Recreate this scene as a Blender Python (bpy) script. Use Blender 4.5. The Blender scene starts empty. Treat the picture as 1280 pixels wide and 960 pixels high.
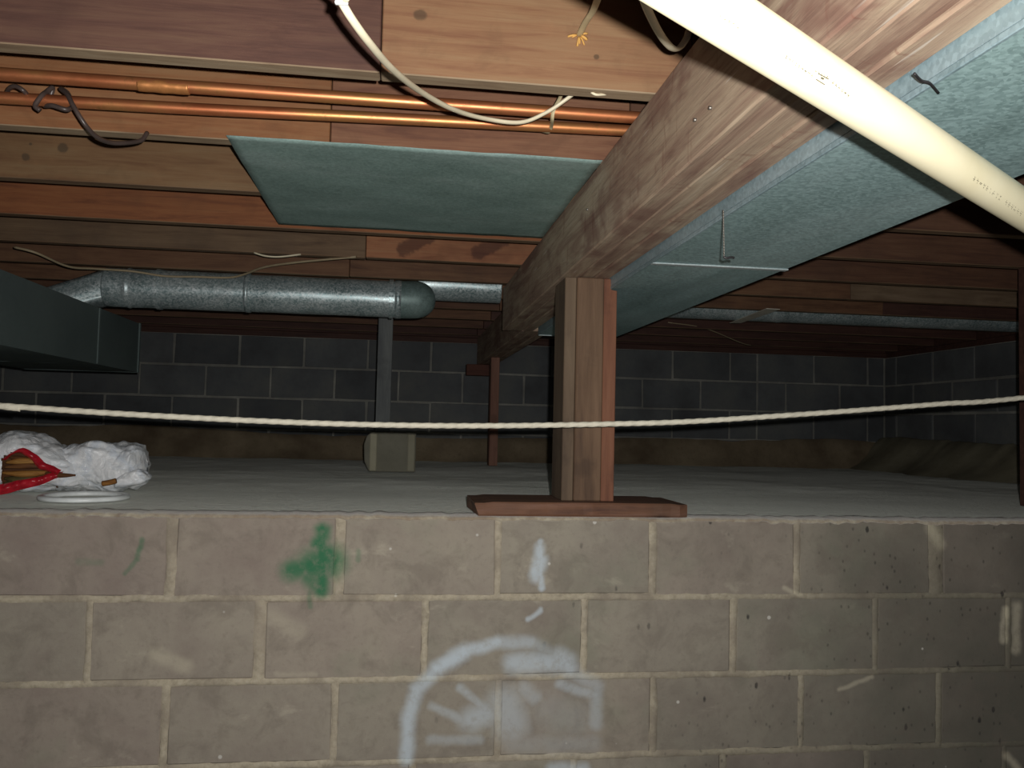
import bpy, bmesh, math, random
from mathutils import Vector, Matrix, noise

# ------------------------------------------------------------------ camera, light, exposure
C = bpy.context.scene.collection
scn = bpy.context.scene
EYE = 1.50                                   # height of the lens above the basement floor
MR = ((0.9907069717982849, -0.13405336303529258, 0.023008517753219694),
      (0.029588352075332704, 0.047299870447243514, -0.9984424127996264),
      (0.13275626332395143, 0.989844643423705, 0.050826729519610446))   # rows: right, down, forward
F = 1058.31                                  # focal length in pixels of a 1280 wide frame
right, down, fwd = (Vector(r) for r in MR)
cam = bpy.data.cameras.new('camera'); cam.sensor_width = 36; cam.lens = F / 1280 * 36
cam.clip_start = 0.02
co = bpy.data.objects.new('camera', cam); C.objects.link(co)
m3 = Matrix((right, -down, -fwd)).transposed()
co.matrix_world = Matrix.Translation((0, 0, EYE)) @ m3.to_4x4()
scn.camera = co

w = bpy.data.worlds.new('world'); scn.world = w; w.use_nodes = True
w.node_tree.nodes['Background'].inputs[0].default_value = (0.55, 0.62, 0.75, 1)
w.node_tree.nodes['Background'].inputs[1].default_value = 0.02

fl = bpy.data.lights.new('camera_flash', 'AREA'); fl.shape = 'DISK'; fl.size = 0.014
fl.energy = 30.0; fl.color = (1.0, 0.97, 0.93)
fo = bpy.data.objects.new('camera_flash', fl); C.objects.link(fo)
fo.matrix_world = Matrix.Translation(Vector((0, 0, EYE)) + right * 0.030 - down * 0.028) @ m3.to_4x4()
# weak fill light added behind the camera to lift the shadows
bl = bpy.data.lights.new('fill_light', 'POINT'); bl.energy = 5.0; bl.color = (0.75, 0.85, 1.0); bl.shadow_soft_size = 0.35
bo = bpy.data.objects.new('fill_light', bl); C.objects.link(bo); bo.location = (-0.7, -1.5, EYE + 0.1)

vs = scn.view_settings
scn.display_settings.display_device = 'sRGB'
vs.view_transform = 'Standard'; vs.look = 'None'; vs.exposure = 0.0; vs.gamma = 1.0
vs.use_curve_mapping = False

# ------------------------------------------------------------------ helpers
rnd = random.Random(7)
def tag(o, label=None, cat=None, group=None, kind=None):
    if label: o['label'] = label
    if cat: o['category'] = cat
    if group: o['group'] = group
    if kind: o['kind'] = kind
    return o
def lin(r, g, b):
    f = lambda c: (c / 255 / 12.92) if c / 255 <= 0.04045 else ((c / 255 + 0.055) / 1.055) ** 2.4
    return (f(r), f(g), f(b), 1.0)
def at(px, py, Y):
    d = right * ((px - 640) / F) + down * ((py - 480) / F) + fwd
    d = d * (Y / d.y); return (d.x, Y, d.z)
def link(name, me, mat, parent=None, smooth=False):
    """me in world coordinates (z measured from the lens); origin goes to its base centre"""
    xs = [v.co.x for v in me.vertices]; ys = [v.co.y for v in me.vertices]; zs = [v.co.z for v in me.vertices]
    c = Vector(((min(xs) + max(xs)) / 2, (min(ys) + max(ys)) / 2, min(zs)))
    for v in me.vertices: v.co -= c
    if mat: me.materials.append(mat)
    if smooth:
        for p in me.polygons: p.use_smooth = True
    o = bpy.data.objects.new(name, me); C.objects.link(o)
    o.location = c + Vector((0, 0, EYE))
    if parent is not None:
        pw = Vector(parent['_w']); o.parent = parent; o.location = c + Vector((0, 0, EYE)) - pw
        o['_w'] = tuple(c + Vector((0, 0, EYE)))
    else: o['_w'] = tuple(o.location)
    return o
def empty(name, x, y, z):
    o = bpy.data.objects.new(name, None); C.objects.link(o); o.empty_display_size = 0.05
    o.location = (x, y, z + EYE); o['_w'] = tuple(o.location); return o
def bm_mesh(bm, name='m'):
    bmesh.ops.recalc_face_normals(bm, faces=bm.faces)
    me = bpy.data.meshes.new(name); bm.to_mesh(me); bm.free(); return me
def add_box(bm, x0, x1, y0, y1, z0, z1, bev=0.0, jit=0.0):
    b = bmesh.new()
    vs_ = [b.verts.new((x, y, z)) for z in (z0, z1) for y in (y0, y1) for x in (x0, x1)]
    for q in ((0, 2, 3, 1), (4, 5, 7, 6), (0, 1, 5, 4), (2, 6, 7, 3), (0, 4, 6, 2), (1, 3, 7, 5)):
        b.faces.new([vs_[i] for i in q])
    if jit:
        for v in b.verts: v.co += Vector((rnd.uniform(-jit, jit), rnd.uniform(-jit, jit) * .4, rnd.uniform(-jit, jit)))
    if bev: bmesh.ops.bevel(b, geom=b.edges[:], offset=bev, segments=1, affect='EDGES', profile=.5)
    t = bpy.data.meshes.new('t'); b.to_mesh(t); b.free(); bm.from_mesh(t); bpy.data.meshes.remove(t)
def box(name, x0, x1, y0, y1, z0, z1, mat, parent=None, bev=0.002, jit=0.0):
    bm = bmesh.new(); add_box(bm, x0, x1, y0, y1, z0, z1, bev, jit)
    return link(name, bm_mesh(bm), mat, parent)
def catmull(P, n=8):
    P = [Vector(p) for p in P]
    if len(P) < 3: return [P[0].lerp(P[-1], i / n) for i in range(n + 1)]
    Q = [2 * P[0] - P[1]] + P + [2 * P[-1] - P[-2]]; out = []
    for i in range(1, len(Q) - 2):
        a, b, c, d = Q[i - 1:i + 3]
        for k in range(n):
            t = k / n
            out.append(.5 * ((2 * b) + (c - a) * t + (2 * a - 5 * b + 4 * c - d) * t * t + (3 * b - a - 3 * c + d) * t ** 3))
    out.append(P[-1]); return out
def add_tube(bm, pts, r, seg=12, ry=None, twist=None, cap=True, up=(0, 0, 1)):
    """r: number or function of index/fraction and angle"""
    n = len(pts); rings = []; prev = None; L = 0
    for i, p in enumerate(pts):
        a = pts[max(i - 1, 0)]; b = pts[min(i + 1, n - 1)]
        t = (b - a).normalized()
        if prev is None:
            u = Vector(up); 
            if abs(t.dot(u)) > .95: u = Vector((1, 0, 0))
            s = t.cross(u).normalized()
        else: s = (prev - t * prev.dot(t)).normalized()
        prev = s; q = s.cross(t)
        if i: L += (p - pts[i - 1]).length
        ring = []
        for k in range(seg):
            an = 2 * math.pi * k / seg
            rr = r(i / (n - 1), an, L) if callable(r) else r
            ring.append(bm.verts.new(p + s * math.cos(an) * rr + q * math.sin(an) * (rr * (ry or 1))))
        rings.append(ring)
    for i in range(n - 1):
        for k in range(seg):
            bm.faces.new((rings[i][k], rings[i][(k + 1) % seg], rings[i + 1][(k + 1) % seg], rings[i + 1][k]))
    if cap: bm.faces.new(rings[0][::-1]); bm.faces.new(rings[-1])
def tube(name, P, r, mat, parent=None, n=8, seg=12, ry=None, smooth=True, curve=True, up=(0, 0, 1)):
    bm = bmesh.new(); pts = catmull(P, n) if curve else [Vector(p) for p in P]
    add_tube(bm, pts, r, seg, ry, up=up)
    return link(name, bm_mesh(bm), mat, parent, smooth)

def wz(px, py, Y):
    p = at(px, py, Y); return (p[0], p[1], p[2] + EYE)

# ------------------------------------------------------------------ materials
class NT:
    def __init__(s, name, rough=.8, metal=0.0):
        s.m = bpy.data.materials.new(name); s.m.use_nodes = True; s.t = s.m.node_tree
        s.b = s.t.nodes['Principled BSDF']; s.b.inputs['Roughness'].default_value = rough
        s.b.inputs['Metallic'].default_value = metal
    def n(s, ty, **kw):
        o = s.t.nodes.new(ty)
        for k, v in kw.items(): setattr(o, k, v)
        return o
    def put(s, sock, v):
        if hasattr(v, 'is_output'): s.t.links.new(v, sock)
        else: sock.default_value = v
    def coord(s, kind='Object', scale=(1, 1, 1), rand=True):
        if kind == 'World': v = s.n('ShaderNodeNewGeometry').outputs['Position']
        else: v = s.n('ShaderNodeTexCoord').outputs['Object']
        if rand and kind != 'World':
            oi = s.n('ShaderNodeObjectInfo'); cb = s.n('ShaderNodeCombineXYZ')
            for i, k in enumerate((13.1, 7.7, 23.3)):
                mm = s.n('ShaderNodeMath', operation='MULTIPLY'); s.put(mm.inputs[0], oi.outputs['Random']); mm.inputs[1].default_value = k
                s.put(cb.inputs[i], mm.outputs[0])
            ad = s.n('ShaderNodeVectorMath', operation='ADD'); s.put(ad.inputs[0], v); s.put(ad.inputs[1], cb.outputs[0]); v = ad.outputs[0]
        mp = s.n('ShaderNodeMapping'); s.put(mp.inputs[0], v); mp.inputs['Scale'].default_value = scale
        return mp.outputs[0]
    def noise(s, vec, scale=5, detail=5, rough=.6, dist=0.0):
        o = s.n('ShaderNodeTexNoise'); s.put(o.inputs['Vector'], vec); o.inputs['Scale'].default_value = scale
        o.inputs['Detail'].default_value = detail; o.inputs['Roughness'].default_value = rough; o.inputs['Distortion'].default_value = dist
        return o.outputs['Fac']
    def ramp(s, f, stops):
        o = s.n('ShaderNodeValToRGB'); s.put(o.inputs[0], f); e = o.color_ramp.elements
        while len(e) < len(stops): e.new(.5)
        for el, (p, c) in zip(e, stops):
            el.position = p; el.color = c if len(c) == 4 else (*c, 1)
        return o.outputs['Color']
    def mask(s, f, a, b):
        o = s.n('ShaderNodeMapRange', interpolation_type='SMOOTHSTEP'); s.put(o.inputs[0], f)
        o.inputs[1].default_value = a; o.inputs[2].default_value = b; return o.outputs[0]
    def mix(s, f, a, b, mode='MIX'):
        o = s.n('ShaderNodeMix', data_type='RGBA', blend_type=mode)
        s.put(o.inputs[0], f); s.put(o.inputs[6], a); s.put(o.inputs[7], b); return o.outputs[2]
    def math(s, op, a, b=0.0, clamp=False):
        o = s.n('ShaderNodeMath', operation=op, use_clamp=clamp); s.put(o.inputs[0], a); s.put(o.inputs[1], b); return o.outputs[0]
    def bump(s, h, strength=.3, dist=.002):
        o = s.n('ShaderNodeBump'); o.inputs['Strength'].default_value = strength; o.inputs['Distance'].default_value = dist
        s.put(o.inputs['Height'], h); s.put(s.b.inputs['Normal'], o.outputs[0])
    def out(s, col): s.put(s.b.inputs['Base Color'], col); return s.m
    def capsule(s, vec, a, b):
        """distance from vec (world) to the stroke a-b"""
        a = Vector(a); b = Vector(b); ba = b - a; L2 = max(ba.length_squared, 1e-9)
        su = s.n('ShaderNodeVectorMath', operation='SUBTRACT'); s.put(su.inputs[0], vec); su.inputs[1].default_value = a
        dt = s.n('ShaderNodeVectorMath', operation='DOT_PRODUCT'); s.put(dt.inputs[0], su.outputs[0]); dt.inputs[1].default_value = ba / L2
        h = s.math('MULTIPLY', dt.outputs['Value'], 1.0, True)
        sc = s.n('ShaderNodeVectorMath', operation='SCALE'); sc.inputs[0].default_value = ba; s.put(sc.inputs['Scale'], h)
        di = s.n('ShaderNodeVectorMath', operation='DISTANCE'); s.put(di.inputs[0], su.outputs[0]); s.put(di.inputs[1], sc.outputs[0])
        return di.outputs['Value']

WOODK = .62          # one darkening factor for every wood colour, set along with the flash energy
def wood(name, base, dark, light=None, axis='x', grain=1.0, rough=.75, stain=None, knots=(), knot_col=None):
    t = NT(name, rough)
    sk = lambda c: tuple(x * WOODK for x in c[:3]) + (1,)
    base, dark = sk(base), sk(dark); light = sk(light) if light else None; stain = sk(stain) if stain else None; knot_col = sk(knot_col) if knot_col else None
    sc = {'x': (1.2, 14, 14), 'y': (14, 1.2, 14), 'z': (14, 14, 1.2)}[axis]
    v = t.coord(scale=sc); f = t.noise(v, 3.0 * grain, 6, .62, .6)
    fine = t.noise(t.coord(scale=tuple(k * (2 if k < 2 else 5) for k in sc)), 4.0, 3, .5)
    light = light or base
    col = t.ramp(f, [(.30, dark), (.48, base), (.68, light)])
    col = t.mix(t.math('MULTIPLY', t.mask(fine, .5, .75), .35), col, dark)
    big = t.noise(t.coord(scale=(1, 1, 1)), 3.2, 4, .6)
    col = t.mix(t.math('MULTIPLY', t.mask(big, .48, .72), .55), col, stain or dark)
    mt_ = t.noise(t.coord(scale=(1, 1, 1)), 9, 5, .65, .5)
    col = t.mix(t.math('MULTIPLY', t.mask(mt_, .52, .7), .35), col, tuple(c * .62 for c in base[:3]) + (1,))
    col = t.mix(t.math('MULTIPLY', t.mask(mt_, .44, .30), .22), col, tuple(min(1, c * 1.35) for c in base[:3]) + (1,))
    # small knots
    vo = t.n('ShaderNodeTexVoronoi'); kc = {'x': (1.0, 3, 3), 'y': (3, 1.0, 3), 'z': (3, 3, 1.0)}[axis]
    t.put(vo.inputs['Vector'], t.coord(scale=kc)); vo.inputs['Scale'].default_value = 1.6
    kn = t.mask(t.math('ADD', vo.outputs['Distance'], t.math('MULTIPLY', t.noise(t.coord(), 30, 2), .06)), .10, .04)
    col = t.mix(t.math('MULTIPLY', kn, .75), col, tuple(c * .35 for c in dark[:3]) + (1,))
    if knots:
        wp = t.coord('World')
        for (p, r) in knots:
            d = t.capsule(wp, p, (p[0] + .001, p[1], p[2])) if not isinstance(p[0], tuple) else t.capsule(wp, p[0], p[1])
            d = t.math('ADD', d, t.math('MULTIPLY', t.math('SUBTRACT', t.noise(t.coord('World'), 45, 3), .5), r * .9))
            ring = t.mask(d, r, r * .55); core = t.mask(d, r * .5, r * .3)
            col = t.mix(t.math('MULTIPLY', ring, .7), col, knot_col or tuple(c * .4 for c in dark[:3]) + (1,))
    t.bump(t.math('ADD', f, t.math('MULTIPLY', fine, .5)), .35, .0015)
    return t.out(col)

WH = EYE
# --- concrete block of the near wall, with its paint marks
def near_block(name, mortar=False, paint=False):
    t = NT(name, .92)
    wv = t.coord('World'); ob = t.coord()
    f = t.noise(wv, 5.5, 6, .62); g = t.noise(wv, 70, 4, .7); oi = t.n('ShaderNodeObjectInfo')
    if mortar:
        col = t.ramp(g, [(.25, lin(168, 158, 138)), (.5, lin(198, 188, 164)), (.8, lin(214, 206, 186))])
        col = t.mix(t.math('MULTIPLY', t.mask(f, .42, .66), .8), col, lin(174, 163, 146))
    else:
        col = t.ramp(f, [(.28, lin(168, 156, 144)), (.48, lin(184, 175, 160)), (.72, lin(196, 188, 170))])
        hv = t.ramp(oi.outputs['Random'], [(0, lin(205, 190, 186)), (.5, lin(232, 226, 214)), (1, lin(210, 216, 200))])
        col = t.mix(.42, col, hv, 'MULTIPLY')
        col = t.mix(t.math('MULTIPLY', t.mask(g, .52, .7), .25), col, lin(140, 130, 118))
        sm = t.noise(t.coord('World', (1, 1, 1.6)), 7.0, 5, .65, .3)
        col = t.mix(t.math('MULTIPLY', t.mask(sm, .60, .74), .5), col, lin(214, 206, 182))
        grn = t.noise(t.coord('World', (1, 1, 1)), 3.1, 5, .6)
        col = t.mix(t.math('MULTIPLY', t.mask(grn, .52, .70), .35), col, lin(150, 158, 132))
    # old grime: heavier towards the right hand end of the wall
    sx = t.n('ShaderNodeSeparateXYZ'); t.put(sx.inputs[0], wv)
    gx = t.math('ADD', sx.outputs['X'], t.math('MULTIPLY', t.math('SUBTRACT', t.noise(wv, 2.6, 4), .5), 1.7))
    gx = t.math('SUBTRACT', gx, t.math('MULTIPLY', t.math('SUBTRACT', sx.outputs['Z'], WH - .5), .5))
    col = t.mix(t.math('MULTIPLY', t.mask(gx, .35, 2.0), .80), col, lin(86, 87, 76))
    # dark flecks and pale specks
    vo = t.n('ShaderNodeTexVoronoi'); t.put(vo.inputs['Vector'], t.coord('World', (1, 1, .55))); vo.inputs['Scale'].default_value = 17
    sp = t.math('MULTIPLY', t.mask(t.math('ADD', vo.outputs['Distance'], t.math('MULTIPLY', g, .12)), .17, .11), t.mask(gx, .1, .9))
    col = t.mix(t.math('MULTIPLY', sp, .8), col, lin(40, 40, 42))
    v3 = t.n('ShaderNodeTexVoronoi'); t.put(v3.inputs['Vector'], t.coord('World', (1, 1, .7))); v3.inputs['Scale'].default_value = 42
    sp3 = t.math('MULTIPLY', t.mask(t.math('ADD', v3.outputs['Distance'], t.math('MULTIPLY', g, .2)), .30, .16), t.mask(gx, .5, 1.4))
    col = t.mix(t.math('MULTIPLY', sp3, .55), col, lin(58, 58, 54))
    mo = t.noise(wv, 11, 5, .65, .4); col = t.mix(t.math('MULTIPLY', t.mask(mo, .45, .68), .42), col, lin(126, 116, 104))
    v2 = t.n('ShaderNodeTexVoronoi'); t.put(v2.inputs['Vector'], wv); v2.inputs['Scale'].default_value = 9
    col = t.mix(t.math('MULTIPLY', t.mask(v2.outputs['Distance'], .055, .035), .8), col, lin(235, 233, 220))
    if paint:
        # wobble the strokes a little
        nz = t.n('ShaderNodeTexNoise'); t.put(nz.inputs['Vector'], wv); nz.inputs['Scale'].default_value = 22; nz.inputs['Detail'].default_value = 3
        sb = t.n('ShaderNodeVectorMath', operation='SUBTRACT'); t.put(sb.inputs[0], nz.outputs['Color']); sb.inputs[1].default_value = (.5, .5, .5)
        sc = t.n('ShaderNodeVectorMath', operation='SCALE'); t.put(sc.inputs[0], sb.outputs[0]); sc.inputs['Scale'].default_value = .016
        fl_ = t.n('ShaderNodeVectorMath', operation='MULTIPLY'); t.put(fl_.inputs[0], wv); fl_.inputs[1].default_value = (1, 0, 1)
        ad = t.n('ShaderNodeVectorMath', operation='ADD'); t.put(ad.inputs[0], fl_.outputs[0]); t.put(ad.inputs[1], sc.outputs[0])
        f2 = t.n('ShaderNodeVectorMath', operation='MULTIPLY'); t.put(f2.inputs[0], ad.outputs[0]); f2.inputs[1].default_value = (1, 0, 1)
        pv = f2.outputs[0]
        def W(px, py):
            p = at(px, py, 2.185); return (p[0], 0, p[2] + EYE)
        def strokes(lst, colr, col):
            acc = None
            for (x0, y0, x1, y1, wd, op) in lst:
                d = t.capsule(pv, W(x0, y0), W(x1, y1)); r = wd / 484.0
                mm = t.math('MULTIPLY', t.mask(d, r * 1.65, r * .15), op)
                acc = mm if acc is None else t.math('MAXIMUM', acc, mm)
            worn = t.mask(t.noise(wv, 40, 4, .7), .25, .55)
            acc = t.math('MULTIPLY', acc, t.math('ADD', t.math('MULTIPLY', worn, .4), .6))
            return t.mix(acc, col, colr)
        col = strokes(PAINT_WHITE, lin(222, 236, 240), col)
        col = strokes(PAINT_GREEN, lin(66, 132, 92), col)
        col = strokes(PAINT_MORTAR, lin(222, 214, 186), col)
    col = t.mix(1.0, col, (.80, .79, .83, 1) if not mortar else (.88, .87, .88, 1), 'MULTIPLY')
    t.bump(t.math('ADD', t.math('MULTIPLY', g, .6), f), .45 if not mortar else .9, .003)
    return t.out(col)
PAINT_WHITE = [(508, 948, 511, 895, 9, .85), (511, 895, 521, 862, 9, .8), (521, 862, 548, 835, 9, .75), (548, 835, 580, 815, 10, .95),
    (580, 815, 622, 803, 8, .85), (622, 803, 664, 804, 8, .6), (664, 804, 690, 818, 9, .4), (642, 829, 708, 829, 13, .75), (700, 822, 712, 836, 12, .7),
    (716, 842, 748, 858, 9, .4), (746, 858, 744, 905, 9, .42), (700, 856, 744, 868, 7, .5), (540, 882, 578, 900, 5, .45), (575, 860, 606, 886, 5, .5),
    (590, 900, 606, 893, 15, .6), (538, 925, 600, 924, 6, .35), (632, 880, 640, 905, 22, .5), (655, 862, 668, 872, 10, .4), (640, 930, 740, 930, 12, .2),
    (676, 678, 676, 735, 4, .85), (675, 685, 668, 718, 7, .85), (677, 700, 671, 722, 8, .8), (660, 774, 676, 762, 3, .7), (690, 960, 730, 962, 8, .6), (690, 890, 720, 900, 26, .16)]
PAINT_GREEN = [(403, 662, 402, 738, 9, 1), (364, 714, 392, 706, 13, .95), (390, 708, 412, 702, 20, 1), (398, 680, 410, 690, 10, 1), (386, 722, 402, 735, 11, .8), (410, 690, 416, 712, 10, .8),
    (178, 674, 173, 698, 3, .6), (173, 698, 155, 717, 2.5, .45), (100, 702, 125, 704, 4, .25), (448, 690, 447, 700, 3, .4), (388, 740, 388, 760, 3, .4)]
PAINT_MORTAR = [(195, 820, 232, 832, 9, .5), (340, 770, 372, 790, 10, .3), (1162, 660, 1176, 680, 8, .45), (1256, 762, 1254, 800, 5, .7), (1271, 758, 1270, 812, 7, .6),
    (1258, 945, 1272, 960, 6, .6), (345, 842, 395, 842, 3, .3), (1050, 862, 1090, 846, 3, .5), (980, 735, 1000, 744, 3, .6)]
M = {}
M['nb'] = near_block('near_block'); M['nbp'] = near_block('near_block_painted', paint=True)
M['nm'] = near_block('near_mortar', mortar=True, paint=True)
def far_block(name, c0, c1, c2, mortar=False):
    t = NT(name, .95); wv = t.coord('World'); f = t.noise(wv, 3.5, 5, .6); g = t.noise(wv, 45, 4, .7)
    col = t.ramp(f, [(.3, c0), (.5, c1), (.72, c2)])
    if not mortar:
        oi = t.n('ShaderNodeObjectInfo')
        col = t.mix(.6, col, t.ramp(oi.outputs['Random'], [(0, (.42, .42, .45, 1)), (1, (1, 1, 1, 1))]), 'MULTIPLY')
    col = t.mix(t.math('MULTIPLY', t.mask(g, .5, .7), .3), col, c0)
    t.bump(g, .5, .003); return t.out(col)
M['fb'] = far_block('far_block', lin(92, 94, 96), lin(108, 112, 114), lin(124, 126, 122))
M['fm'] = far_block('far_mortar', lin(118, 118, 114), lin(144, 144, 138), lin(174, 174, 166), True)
M['foot'] = far_block('parged_footing', lin(98, 84, 66), lin(128, 114, 92), lin(150, 136, 112), True)
M['cream_block'] = far_block('pier_block', lin(150, 146, 124), lin(172, 168, 146), lin(186, 182, 160))
M['pier_mid'] = far_block('pier_middle', lin(108, 106, 94), lin(126, 124, 110), lin(140, 138, 124), True)
M['bank'] = far_block('dirt_bank_mat', lin(118, 112, 92), lin(140, 134, 112), lin(160, 154, 132), True)
def floor_mat():
    t = NT('crawl_floor', .9); wv = t.coord('World', (1, 1, 1)); f = t.noise(t.coord('World', (1, 2.2, 1)), 1.6, 6, .6, .4); g = t.noise(wv, 30, 5, .7)
    col = t.ramp(f, [(.30, lin(196, 200, 186)), (.5, lin(218, 221, 208)), (.7, lin(240, 242, 232))])
    col = t.mix(t.math('MULTIPLY', t.mask(g, .5, .72), .35), col, lin(190, 192, 174))
    st = t.noise(t.coord('World', (1.2, 5, 1)), 2.2, 4, .6)
    col = t.mix(t.math('MULTIPLY', t.mask(st, .58, .72), .5), col, lin(245, 247, 236))
    sx = t.n('ShaderNodeSeparateXYZ'); t.put(sx.inputs[0], wv)
    edge = t.mask(t.math('ADD', sx.outputs['Y'], t.math('MULTIPLY', t.noise(t.coord('World', (1, 1, 1)), 14, 4), .07)), 2.30, 2.20)
    col = t.mix(t.math('MULTIPLY', edge, .8), col, lin(196, 186, 160))
    t.b.inputs['Sheen Weight'].default_value = 1.0; t.b.inputs['Sheen Roughness'].default_value = .6; t.b.inputs['Sheen Tint'].default_value = (.97, 1, .94, 1)
    t.bump(t.math('ADD', g, f), .9, .012); return t.out(col)
M['floor'] = floor_mat()
def cap_mat():
    t = NT('mortar_cap', .95); g = t.noise(t.coord('World'), 34, 6, .7); f = t.noise(t.coord('World'), 7, 4)
    col = t.ramp(g, [(.3, lin(142, 124, 106)), (.5, lin(176, 164, 142)), (.72, lin(206, 198, 176))])
    col = t.mix(t.math('MULTIPLY', t.mask(f, .46, .6), .65), col, lin(146, 126, 106))
    t.b.inputs['Sheen Weight'].default_value = .8; t.b.inputs['Sheen Roughness'].default_value = .6
    t.bump(g, 1, .006); return t.out(col)
M['cap'] = cap_mat()
# woods
M['j_purple'] = wood('joist_purple_brown', lin(126, 88, 74), lin(98, 66, 58), lin(140, 104, 84), knots=())
k1 = at(525, 18, 1.42); k2 = at(745, 71, 1.42)
M['j_tan'] = wood('joist_fresh_tan', lin(184, 138, 100), lin(160, 110, 80), lin(192, 152, 112), stain=lin(166, 124, 92),
    knots=[((k1[0], k1[1], k1[2] + EYE), .013), ((k2[0], k2[1], k2[2] + EYE), .006)], knot_col=lin(96, 76, 56))
M['j_amber'] = wood('joist_amber', lin(182, 124, 80), lin(154, 94, 58), lin(190, 142, 98), stain=lin(140, 102, 72))
M['j_red'] = wood('joist_reddish', lin(162, 112, 84), lin(128, 84, 66), lin(178, 130, 98), stain=lin(128, 90, 74))
ka = at(230, 186, 2.233); kb = at(32, 196, 2.233); kc = at(38, 180, 2.233)
M['j_olive'] = wood('joist_olive_tan', lin(160, 122, 84), lin(138, 98, 66), lin(168, 136, 98), stain=lin(124, 100, 70),
    knots=[(tuple(Vector(at(78, 185, 2.233)) + Vector((0, 0, EYE))), .016), ((kb[0], kb[1], kb[2] + EYE), .012), ((kc[0], kc[1], kc[2] + EYE), .005)], knot_col=lin(92, 76, 58))
M['j_orange'] = wood('joist_orange', lin(174, 108, 66), lin(138, 82, 52), lin(186, 122, 76), stain=lin(130, 84, 58))
M['j_grey'] = wood('joist_grey_brown', lin(140, 112, 84), lin(112, 86, 64), lin(154, 126, 96), stain=lin(108, 88, 70))
M['j_brown'] = wood('joist_dull_brown', lin(140, 100, 72), lin(108, 72, 52), lin(156, 116, 84), stain=lin(104, 76, 58))
M['j_knotty'] = wood('joist_knotty_orange', lin(196, 132, 92), lin(150, 92, 62), lin(206, 150, 106), stain=lin(120, 70, 50),
    knots=[((wz(505, 312, 3.05), wz(534, 296, 3.05)), .034), ((wz(598, 316, 3.05), wz(628, 300, 3.05)), .034)], knot_col=lin(92, 52, 40))
M['j_dark'] = wood('joist_dark_red', lin(98, 64, 54), lin(76, 48, 42), lin(112, 76, 62))
M['j_rust'] = wood('joist_rust', lin(122, 84, 62), lin(96, 64, 50), lin(134, 98, 74), stain=lin(98, 70, 56))
M['j_pale'] = wood('joist_pale', lin(150, 126, 100), lin(122, 98, 76), lin(166, 142, 116))
M['edge'] = wood('dusty_joist_edge', lin(196, 170, 138), lin(160, 132, 104), lin(214, 192, 160), stain=lin(150, 126, 100))
M['edge_far'] = wood('joist_edge', lin(160, 128, 98), lin(128, 98, 72), lin(176, 146, 114))
M['sub'] = wood('subfloor_boards', lin(120, 84, 58), lin(88, 58, 40), lin(134, 98, 68), axis='y')
def beam_mat():
    t = NT('weathered_beam', .8); f = t.noise(t.coord(scale=(10, .9, 10)), 3, 6, .62, .7); fine = t.noise(t.coord(scale=(60, 3, 60)), 3, 4)
    col = t.ramp(f, [(.26, lin(120, 92, 78)), (.42, lin(148, 124, 106)), (.56, lin(166, 146, 124)), (.74, lin(182, 166, 144))])
    col = t.mix(t.math('MULTIPLY', t.mask(fine, .5, .7), .35), col, lin(92, 72, 62))
    b = t.noise(t.coord(scale=(1.5, 1, 2)), 3.4, 4, .6, .5)
    col = t.mix(t.math('MULTIPLY', t.mask(b, .5, .66), .65), col, lin(112, 78, 68))
    # runs down the side
    dr = t.noise(t.coord(scale=(3, 9, 1.5)), 4, 4, .6, .8)
    col = t.mix(t.math('MULTIPLY', t.mask(dr, .58, .72), .45), col, lin(108, 62, 50))
    sc = t.noise(t.coord(scale=(40, 2.5, 40)), 1.6, 3, .5)
    col = t.mix(t.math('MULTIPLY', t.mask(sc, .68, .76), .6), col, lin(200, 192, 180))
    col = t.mix(1.0, col, (1.22, 1.22, 1.22, 1), 'MULTIPLY')
    t.bump(t.math('ADD', f, fine), .5, .002); return t.out(col)
M['beam'] = beam_mat()
def post_mat(name, b, d, l, streak=None):
    t = NT(name, .78); f = t.noise(t.coord(scale=(10, 10, .8)), 3, 6, .6, .4); fine = t.noise(t.coord(scale=(50, 50, 3)), 3, 4)
    col = t.ramp(f, [(.3, d), (.5, b), (.72, l)])
    col = t.mix(t.math('MULTIPLY', t.mask(fine, .5, .72), .3), col, d)
    b2 = t.noise(t.coord(), 7, 4, .6)
    col = t.mix(t.math('MULTIPLY', t.mask(b2, .56, .7), .5), col, tuple(c * .7 for c in d[:3]) + (1,))
    if streak:
        wv = t.coord('World', (1, 1, 1))
        for (a, c, r, colr) in streak:
            dd = t.capsule(wv, a, c); col = t.mix(t.mask(dd, r * 1.4, r * .6), col, colr)
    t.bump(t.math('ADD', f, fine), .4, .002); return t.out(col)
pa = Vector(at(706, 535, 2.225)) + Vector((0, 0, EYE)); pb = Vector(at(708, 617, 2.225)) + Vector((0, 0, EYE)); pc = Vector(at(707, 345, 2.225)) + Vector((0, 0, EYE))
M['post'] = post_mat('post_brown', lin(106, 82, 62), lin(80, 60, 46), lin(124, 98, 76), [(pa, pb, .006, lin(196, 104, 48)), (pc, pa, .0025, lin(178, 110, 70))])
M['post_side'] = post_mat('post_side_grey', lin(104, 86, 68), lin(82, 66, 52), lin(118, 100, 80))
M['post_red'] = post_mat('post_redwood', lin(126, 82, 60), lin(100, 62, 46), lin(140, 96, 72))
M['post_far'] = post_mat('post_far_red', lin(136, 98, 82), lin(112, 78, 66), lin(146, 108, 92))
M['post_grey'] = post_mat('post_grey', lin(112, 116, 116), lin(92, 96, 98), lin(130, 134, 132))
M['plate'] = wood('plate_rust', lin(142, 98, 72), lin(106, 72, 58), lin(160, 118, 98), stain=lin(112, 84, 66))
M['shim'] = wood('shim_red', lin(120, 72, 56), lin(96, 54, 42))
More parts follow.
